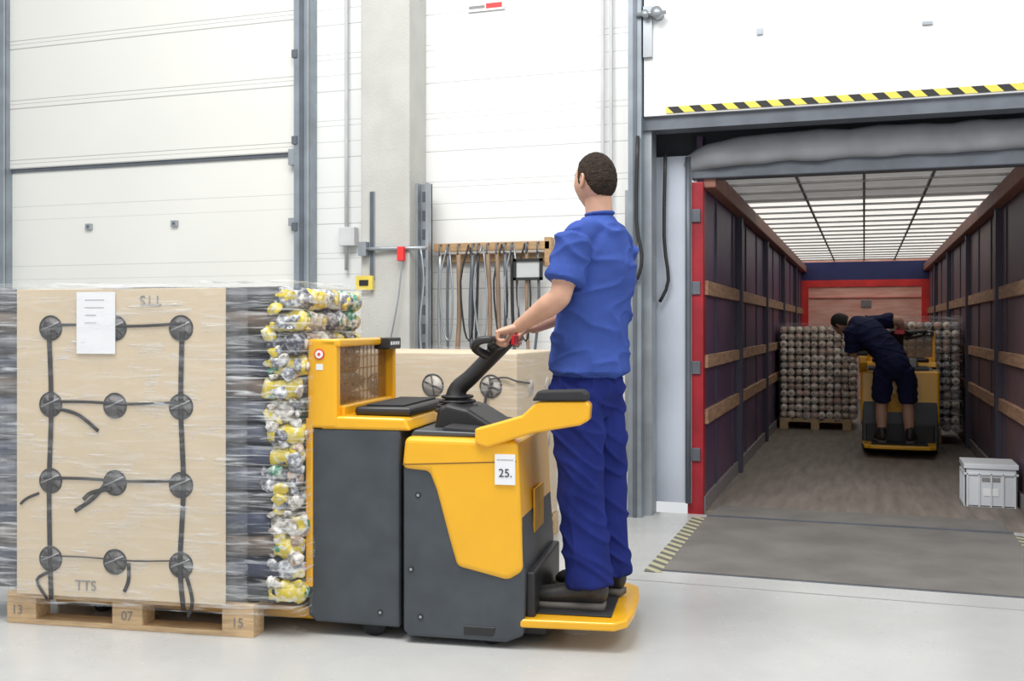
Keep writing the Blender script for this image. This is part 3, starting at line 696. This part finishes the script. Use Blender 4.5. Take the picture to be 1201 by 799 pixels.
def hand(acc, wrist, d, nrm, thumb_side, mi, curls=(55,60,35), k=1.0):
    d = V(d).normalized(); nrm = V(nrm); nrm = (nrm-d*nrm.dot(d)).normalized(); s = d.cross(nrm).normalized()
    if s.dot(V(thumb_side)) < 0: s = -s
    w = V(wrist)
    acc.add(tube([(w-d*0.015*k,0.027*k,0.021*k),(w+d*0.02*k,0.032*k,0.018*k),(w+d*0.06*k,0.041*k,0.0165*k),(w+d*0.088*k,0.040*k,0.013*k)], side=s, segs=20, sub=4), mi)
    lens = [0.072,0.080,0.074,0.058]
    for q in range(4):
        off = (1.5-q)*0.0205*k
        p = w + d*(0.086-0.004*abs(q-1))*k + s*off
        L = lens[q]*k; pts = [(p-d*0.012*k, 0.0098*k), (p, 0.0098*k)]
        ang = 0; cur = p
        for c_, frac, r in zip(curls, (0.45,0.30,0.25), (0.0090,0.0083,0.0070)):
            ang += math.radians(c_+random.uniform(-5,5)+q*2)
            cur = cur + (d*math.cos(ang)+nrm*math.sin(ang))*L*frac
            pts.append((cur, r*k))
        acc.add(tube(pts, side=s, segs=10, sub=3), mi)
    tb = w + d*0.028*k + s*0.026*k
    t1 = tb + (d*0.55 + s*0.65 + nrm*0.35).normalized()*0.042*k
    t2 = t1 + (d*0.75 + s*0.05 + nrm*0.75).normalized()*0.032*k
    t3 = t2 + (d*0.55 - s*0.25 + nrm*0.80).normalized()*0.022*k
    acc.add(tube([(tb-s*0.012*k,0.015*k),(tb+s*0.004*k,0.0145*k),(t1,0.0115*k),(t2,0.0105*k),(t3,0.0085*k)], side=nrm, segs=10, sub=3), mi)

def person(name, loc, rz, P, mats, voxel=0.007):
    SK, HR, SH, TR, SHO, SOL, EYE, LIP = range(8)
    A = Acc()
    side = V(P['side'])
    A.add(tube(P['shirt'], side=side, segs=36, sub=5, capk=0.2), SH)
    A.add(tube(P['pelvis'], side=side, segs=36, sub=5, capk=0.5), TR)
    A.add(tube(P['neck'], side=side, segs=24, sub=4), SK)
    A.add(tube(P['yoke'], side=V(P['yoke_side']), segs=24, sub=6), SH)
    for (sh_, el, wr) in P['arms']:
        sh_, el, wr = V(sh_), V(el), V(wr)
        ua = el - sh_
        hem = sh_ + ua*P.get('sleeve', 0.72)
        A.add(tube([(sh_,0.070),(sh_+ua*0.25,0.074),(sh_+ua*0.5,0.073),(hem,0.080)], side=side, segs=24, sub=4, capk=0.10), SH)
        A.add(tube([(sh_+ua*0.4,0.045),(sh_+ua*0.6,0.050),(sh_+ua*0.85,0.046),(el,0.043)], side=side, segs=20, sub=4), SK)
        fa = wr-el
        A.add(tube([(el,0.043),(el+fa*0.25,0.048),(el+fa*0.6,0.038),(wr,0.028)], side=side, segs=20, sub=4), SK)
    for leg in P['legs']: A.add(tube(leg['cloth'], side=side, segs=28, sub=5, capk=0.12), TR); A.add(tube(leg['skin'], side=side, segs=20, sub=4), SK)
    for sh_ in P['shoes']:
        h0, d = V(sh_['heel']), V(sh_['dir']).normalized(); zs = sh_['z']; sd = V((-d.y, d.x, 0))
        prof = [(0.012,0.030,0.045),(0.05,0.038,0.052),(0.11,0.040,0.050),(0.17,0.046,0.040),(0.23,0.050,0.034),(0.28,0.045,0.029),(0.305,0.030,0.020)]
        vf = tube([(h0+d*a_+V((0,0,zs+0.018+hh)), ww, hh) for a_, ww, hh in prof], side=sd, segs=24, sub=4)
        A.add(([V((p.x,p.y,max(p.z, zs+0.02))) for p in vf[0]], vf[1]), SHO)
        A.add(tube([(h0+d*0.055+V((0,0,zs+0.07)),0.042),(h0+d*0.05+V((0,0,zs+0.13)),0.043)], side=sd, segs=20, sub=2), SHO)
    tmp = A.obj('tmp_body', [skin]*8)
    rm = tmp.modifiers.new('r', 'REMESH'); rm.mode = 'VOXEL'; rm.voxel_size = voxel; rm.use_smooth_shade = True
    sm = tmp.modifiers.new('s', 'SMOOTH'); sm.iterations = 3; sm.factor = 0.5
    dg = bpy.context.evaluated_depsgraph_get(); dg.update()
    me = bpy.data.meshes.new_from_object(tmp.evaluated_get(dg))
    bvh = BVHTree.FromPolygons(A.v, A.f)
    lab = []
    for p in me.polygons:
        r = bvh.find_nearest(p.center); lab.append(A.m[r[2]])
    vm = [None]*len(me.vertices)
    for p, m_ in zip(me.polygons, lab):
        for v in p.vertices: vm[v] = m_ if vm[v] in (None, m_) else -1
    def ridge(q, w=0.5): return max(0.0, 1-abs(noise.noise(q))/w)**2
    vs = []
    for v in me.vertices:
        co = v.co.copy(); m_ = vm[v.index]
        if m_ == SH:
            q1 = ridge(V((co.x*4+co.z*7, co.y*4, co.z*7-co.x*4)), 0.35)
            q2 = ridge(V((co.x*5-co.z*9, co.y*6+7, co.z*5)), 0.30)
            q3 = noise.noise(V((co.x*4, co.y*4, co.z*3)))
            co += v.normal*(0.011*q1+0.009*q2+0.010*q3-0.004)
        elif m_ == TR:
            q1 = ridge(V((co.x*5+9+co.z*3, co.y*5, co.z*11+co.x*8)), 0.35)
            q2 = ridge(V((co.x*9, co.y*9+3, co.z*2.5)), 0.30)
            q3 = noise.noise(V((co.x*5, co.y*5, co.z*4)))
            co += v.normal*(0.012*q1+0.008*q2+0.012*q3-0.006)
        vs.append(co)
    B = Acc(); B.v = vs; B.f = [tuple(p.vertices) for p in me.polygons]; B.m = lab
    bpy.data.objects.remove(tmp)
    if 'collar' in P:
        c_, ax_, rr_ = P['collar']; c_ = V(c_); ax_ = V(ax_).normalized(); e1 = V(P['side']).normalized(); e1 = (e1-ax_*e1.dot(ax_)).normalized(); e2 = ax_.cross(e1)
        B.add(tube([(c_+e1*rr_*math.cos(q*math.pi/12)+e2*rr_*math.sin(q*math.pi/12), 0.007, 0.005) for q in range(25)], side=ax_, segs=8, sub=1, caps=False), SH)
    head_mesh(B, P['head'], P['face'], P.get('head_up', (0,0,1)), SK, HR, EYE, LIP, P.get('head_scale', 1.0))
    for h in P['hands']: hand(B, *h[:4], SK, *( [h[4]] if len(h) > 4 else []))
    for sh_ in P['shoes']:
        h0, d = V(sh_['heel']), V(sh_['dir']).normalized(); zs = sh_['z']; sd = V((-d.y, d.x, 0))
        ring = [(0.0,0.034),(0.05,0.042),(0.11,0.043),(0.18,0.050),(0.24,0.054),(0.29,0.048),(0.318,0.028)]
        poly = [h0+d*a_+sd*w_ for a_, w_ in ring]+[h0+d*a_-sd*w_ for a_, w_ in reversed(ring)]
        k = len(poly); vv = [V((p.x,p.y,zs)) for p in poly]+[V((p.x,p.y,zs+0.026)) for p in poly]
        B.add((vv, [tuple(range(k-1,-1,-1)), tuple(range(k,2*k))]+[(i,(i+1)%k,(i+1)%k+k,i+k) for i in range(k)]), SOL)
        for q in range(4):
            b_ = h0+d*(0.12+0.022*q)+V((0,0,zs+0.105-0.009*q)); B.add(tube([(b_-sd*0.022,0.003),(b_+V((0,0,0.006)),0.003),(b_+sd*0.022,0.003)], side=V((0,0,1)), segs=6, sub=2), SOL)
    o = B.obj(name, mats)
    o.location = loc; o.rotation_euler = (0,0,rz)
    return o

zp = 0.130
left = V((-0.423,-0.906,0)); fw = V((-0.906,0.423,0))
P1 = dict(side=left, collar=((2.528,0.363,1.750),(-0.08,0.0,1),0.059),
  shirt=[((2.482,0.385,1.095),0.200,0.166),((2.486,0.383,1.22),0.186,0.148),((2.505,0.378,1.38),0.186,0.140),((2.525,0.37,1.52),0.190,0.132),((2.535,0.365,1.63),0.170,0.105),((2.532,0.363,1.70),0.105,0.078),((2.528,0.363,1.735),0.070,0.066)],
  yoke=[(V((2.532,0.363,1.645))+left*0.175,0.060,0.055),(V((2.535,0.363,1.675))+left*0.09,0.062,0.05),((2.535,0.363,1.69),0.065,0.05),(V((2.535,0.363,1.675))-left*0.09,0.062,0.05),(V((2.532,0.363,1.645))-left*0.175,0.060,0.055)],
  yoke_side=fw,
  pelvis=[((2.475,0.387,0.93),0.13,0.11),((2.475,0.387,1.0),0.180,0.148),((2.478,0.386,1.07),0.168,0.134),((2.482,0.385,1.12),0.14,0.11)],
  neck=[((2.53,0.363,1.66),0.062),((2.525,0.365,1.75),0.057),((2.52,0.368,1.83),0.057)],
  arms=[((2.445,0.198,1.640),(2.395,0.145,1.395),(2.205,0.245,1.278)),((2.615,0.530,1.640),(2.50,0.635,1.40),(2.215,0.525,1.275))],
  legs=[dict(cloth=[((2.44,0.315,1.0),0.102),((2.445,0.300,0.86),0.108),((2.458,0.280,0.66),0.097),((2.480,0.265,0.45),0.091),((2.502,0.252,0.225),0.095)], skin=[((2.498,0.252,0.5),0.05),((2.505,0.252,0.22),0.04)]),
        dict(cloth=[((2.515,0.455,1.0),0.102),((2.522,0.465,0.86),0.108),((2.530,0.480,0.66),0.097),((2.540,0.492,0.45),0.091),((2.552,0.502,0.225),0.095)], skin=[((2.55,0.5,0.5),0.05),((2.555,0.502,0.22),0.04)])],
  shoes=[dict(heel=(2.565,0.245,0), dir=(-1,0.05,0), z=zp), dict(heel=(2.615,0.49,0), dir=(-0.93,0.30,0), z=zp)],
  head=(2.508,0.372,1.885), face=(-0.76,0.65,0.03), head_up=(0,0,1),
  hands=[((2.205,0.245,1.278),(-0.96,0.05,-0.27),(-0.25,0,-1),(0,1,0)), ((2.215,0.525,1.275),(-0.96,-0.08,-0.24),(-0.25,0,-1),(0,-1,0))])
mats1 = [skin, hair, shirt_m, trous_m, shoe_m, sole_m, eye_w, lipm]
person('warehouse_worker', O, ANG, P1, mats1, 0.006)

pallet('wooden_pallet', (-3.0,5.42,0), 0, 1.2, 0.8)
bx = empty('cardboard_box_load')
box('carton', -3.0, -1.80, 5.40, 6.2, 0.137, 1.135, cardb, bx, 0.01)
a = Acc()
for x, z in ((-2.297,0.95),(-1.951,0.95),(-2.64,0.95),(-2.297,0.55),(-1.951,0.55)):
    a.add(disc((x,5.40,z),(0,-1,0),0.062, thick=0.002),0)
    a.add(tube([((x+0.062*math.cos(k*math.pi/12),5.397,z+0.062*math.sin(k*math.pi/12)),0.004) for k in range(25)], side=V((0,1,0)), segs=6, sub=1, caps=False),1)
    a.add(straight(V((x-0.05,5.394,z+0.02)),V((x+0.05,5.394,z-0.02)),0.004,6),1)
    a.add(straight(V((x-0.01,5.394,z+0.06)),V((x+0.01,5.394,z-0.06)),0.004,6),1)
for y, z in ((5.65,0.93),(5.98,0.93),(5.65,0.6),(5.98,0.6)):
    a.add(disc((-1.80,y,z),(1,0,0),0.05, thick=0.002),0)
a.obj('carton_holes', [M('hole_fill',(0.55,0.50,0.45),0.6,var=0.3,scale=20), strap], bx)
a = Acc()
a.add(tube([((-1.94,5.39,0.97),0.008),((-1.98,5.385,0.86),0.008),((-1.93,5.385,0.80),0.008),((-1.90,5.385,0.70),0.008)], side=V((0,1,0)), segs=8, sub=4),0)
a.add(tube([((-1.95,5.39,0.99),0.005),((-1.86,5.385,1.0),0.005),((-1.795,5.39,0.98),0.005),((-1.79,5.6,0.96),0.005)], side=V((0,0,1)), segs=8, sub=4),0)
a.obj('carton_straps', [strap], bx)
film_shell('carton_wrap', -3.03,-1.77,5.37,6.23,0.13,1.145, film2, bx, amp=0.006, seed=9)

# ------------------------------------------------------------ inside the trailer
T2 = (-0.08, 13.4, 0)
pallet_truck(T2, -RX)
cr_ends = [M('roll_end_cream',(0.66,0.55,0.45),0.6,var=0.2,scale=30), M('roll_end_pink',(0.56,0.38,0.32),0.6,var=0.2), M('roll_end_grey',(0.42,0.41,0.42),0.6,var=0.2), M('roll_end_white',(0.80,0.75,0.68),0.5)]
random.seed(5)
pallet('wooden_pallet', (-1.0,14.62,0), -RX, 1.2, 0.85)
r1, e1 = roll_stack('roll_pallet_load', (-1.0,14.62,0), -RX, 0.0, 1.2, 0.0, 0.92, 0.137, 13, 10, [fabs[1]], [cr_ends[0],cr_ends[3],cr_ends[0],cr_ends[1],cr_ends[3]], jitter=0.03, endlen=0.06, segs=10)
film_shell('stretch_wrap', -0.02,1.24,-0.01,0.93,0.12,1.33, film2, e1, amp=0.01, nx=30, nz=30, seed=2)
pallet('wooden_pallet', (0.0,13.45,0), -RX, 1.2, 0.8)
r2, e2 = roll_stack('roll_pallet_load', (0.0,13.45,0), -RX, 0.1, 1.28, 0.0, 0.98, 0.137, 14, 11, [fabs[1]], [S_, cr_ends[3], cr_ends[2], cr_ends[1], S_], jitter=0.03, endlen=0.06, segs=10)
film_shell('stretch_wrap', 0.08,1.31,-0.01,1.0,0.12,1.40, film, e2, amp=0.01, nx=30, nz=30, seed=4)

cr = empty('plastic_crate')
def crate(x0,x1,y0,y1,z0,z1,e):
    w = 0.012
    box('bottom', x0,x1,y0,y1,z0,z0+0.01, crate_m, e)
    box('side_front', x0,x1,y0,y0+w,z0,z1, crate_m, e, 0.003); box('side_back', x0,x1,y1-w,y1,z0,z1, crate_m, e, 0.003)
    box('side_left', x0,x0+w,y0,y1,z0,z1, crate_m, e, 0.003); box('side_right', x1-w,x1,y0,y1,z0,z1, crate_m, e, 0.003)
    box('lid', x0-0.008,x1+0.008,y0-0.012,y1+0.012,z1-0.03,z1+0.006, crate_m, e, 0.005)
    box('rim', x0-0.008,x1+0.008,y0-0.01,y1+0.01,z1-0.075,z1-0.06, crate_m, e, 0.003)
    for i in range(5):
        x = x0+0.01+(x1-x0-0.03)*i/4; box('rib_front_%d' % i, x, x+0.012, y0-0.01, y0, z0, z1-0.06, crate_m, e, 0.002)
    for i in range(4):
        y = y0+0.01+(y1-y0-0.03)*i/3; box('rib_left_%d' % i, x0-0.008, x0, y, y+0.012, z0, z1-0.06, crate_m, e, 0.002)
    box('handle_slot', (x0+x1)/2-0.06,(x0+x1)/2+0.06,y0-0.004,y0,z1-0.12,z1-0.09, ink_g, e, 0.002)
    box('tag_front', (x0+x1)/2-0.05,(x0+x1)/2+0.05,y0-0.004,y0,z0+0.08,z0+0.13, paper, e)
crate(0.68,1.02,8.05,8.40,0.0,0.30,cr)

l2 = V((-0.517,-0.804,-0.28)).normalized()
up_c = V((-0.06,11.15,1.28))
P2 = dict(side=l2,
  shirt=[((0.27,10.96,0.90),0.175,0.135),((0.22,11.0,1.02),0.165,0.13),((0.10,11.07,1.16),0.175,0.13),((0.0,11.12,1.25),0.175,0.12),((-0.08,11.15,1.30),0.12,0.085),((-0.12,11.165,1.315),0.07,0.065)],
  yoke=[(up_c+l2*0.16,0.058,0.055),(up_c+l2*0.08,0.062,0.05),(up_c,0.065,0.05),(up_c-l2*0.08,0.062,0.05),(up_c-l2*0.16,0.058,0.055)], yoke_side=V((0.3,-0.5,0.8)),
  pelvis=[((0.29,10.94,0.80),0.12,0.10),((0.285,10.94,0.86),0.17,0.14),((0.27,10.96,0.94),0.165,0.135)],
  neck=[((-0.05,11.14,1.29),0.06),((-0.12,11.17,1.315),0.055),((-0.19,11.2,1.32),0.055)],
  arms=[(tuple(up_c+l2*0.15),(-0.10,11.08,1.00),(0.12,11.28,1.20)),(tuple(up_c-l2*0.15),(0.32,11.22,1.34),(0.38,11.27,1.26))],
  sleeve=0.85,
  legs=[dict(cloth=[((0.20,10.94,0.86),0.10),((0.17,10.97,0.72),0.098),((0.165,11.0,0.54),0.090)], skin=[((0.165,11.0,0.62),0.060),((0.165,10.99,0.50),0.055),((0.165,10.95,0.38),0.056),((0.17,10.92,0.20),0.036)]),
        dict(cloth=[((0.37,10.94,0.86),0.10),((0.40,10.97,0.72),0.098),((0.41,11.0,0.54),0.090)], skin=[((0.41,11.0,0.62),0.060),((0.41,10.99,0.50),0.055),((0.415,10.95,0.38),0.056),((0.42,10.92,0.20),0.036)])],
  shoes=[dict(heel=(0.175,10.86,0), dir=(-0.15,1,0), z=zp), dict(heel=(0.42,10.86,0), dir=(0.15,1,0), z=zp)],
  head=(-0.215,11.21,1.305), face=(-0.45,0.55,-0.70), head_up=(-0.8,0.2,0.6),
  hands=[((0.12,11.28,1.20),(0.2,0.9,0.1),(0,0.2,-1),(1,0,0)), ((0.38,11.27,1.26),(-0.3,0.3,-0.8),(-0.5,0.5,0),(-1,0,0))])
mats2 = [skin2, hairdk, navy, navy, shoe_m, sole_m, eye_w, lipm]
person('warehouse_worker', (0,0,0), 0, P2, mats2, voxel=0.010)

# ------------------------------------------------------------ lights
w = bpy.data.worlds.new('world'); scene.world = w; w.use_nodes = True
w.node_tree.nodes['Background'].inputs[0].default_value = (0.95,0.975,1.0,1); w.node_tree.nodes['Background'].inputs[1].default_value = 0.74
def area(name, loc, target, size, energy, col=(1,1,1), sy=None):
    L = bpy.data.lights.new(name, 'AREA'); L.energy = energy; L.size = size; L.color = col
    if sy: L.shape = 'RECTANGLE'; L.size_y = sy
    o = bpy.data.objects.new(name, L); COL.objects.link(o); o.location = loc
    o.rotation_euler = (V(target)-V(loc)).to_track_quat('-Z','Y').to_euler(); return o
area('added_overhead_light', (-2.5,2.5,6.5), (-2.5,4.6,0), 4, 420, (1,0.985,0.95), 2.5)  # both area lights are added for overhead light and shadows, no fixtures modelled
area('added_overhead_light', (3.0,1.5,6.0), (0.5,6.5,0.5), 3, 190, (1,0.985,0.95), 2.5)

# ------------------------------------------------------------ camera
cam = bpy.data.cameras.new('camera'); co = bpy.data.objects.new('camera', cam); COL.objects.link(co)
co.location = (0,0,1.28); co.rotation_euler = (RX,0,math.radians(18.7))
cam.sensor_width = 36; cam.lens = 36*1220/1201; cam.shift_y = -16.5/1201
scene.camera = co
scene.view_settings.view_transform = 'Standard'
scene.view_settings.look = 'None'
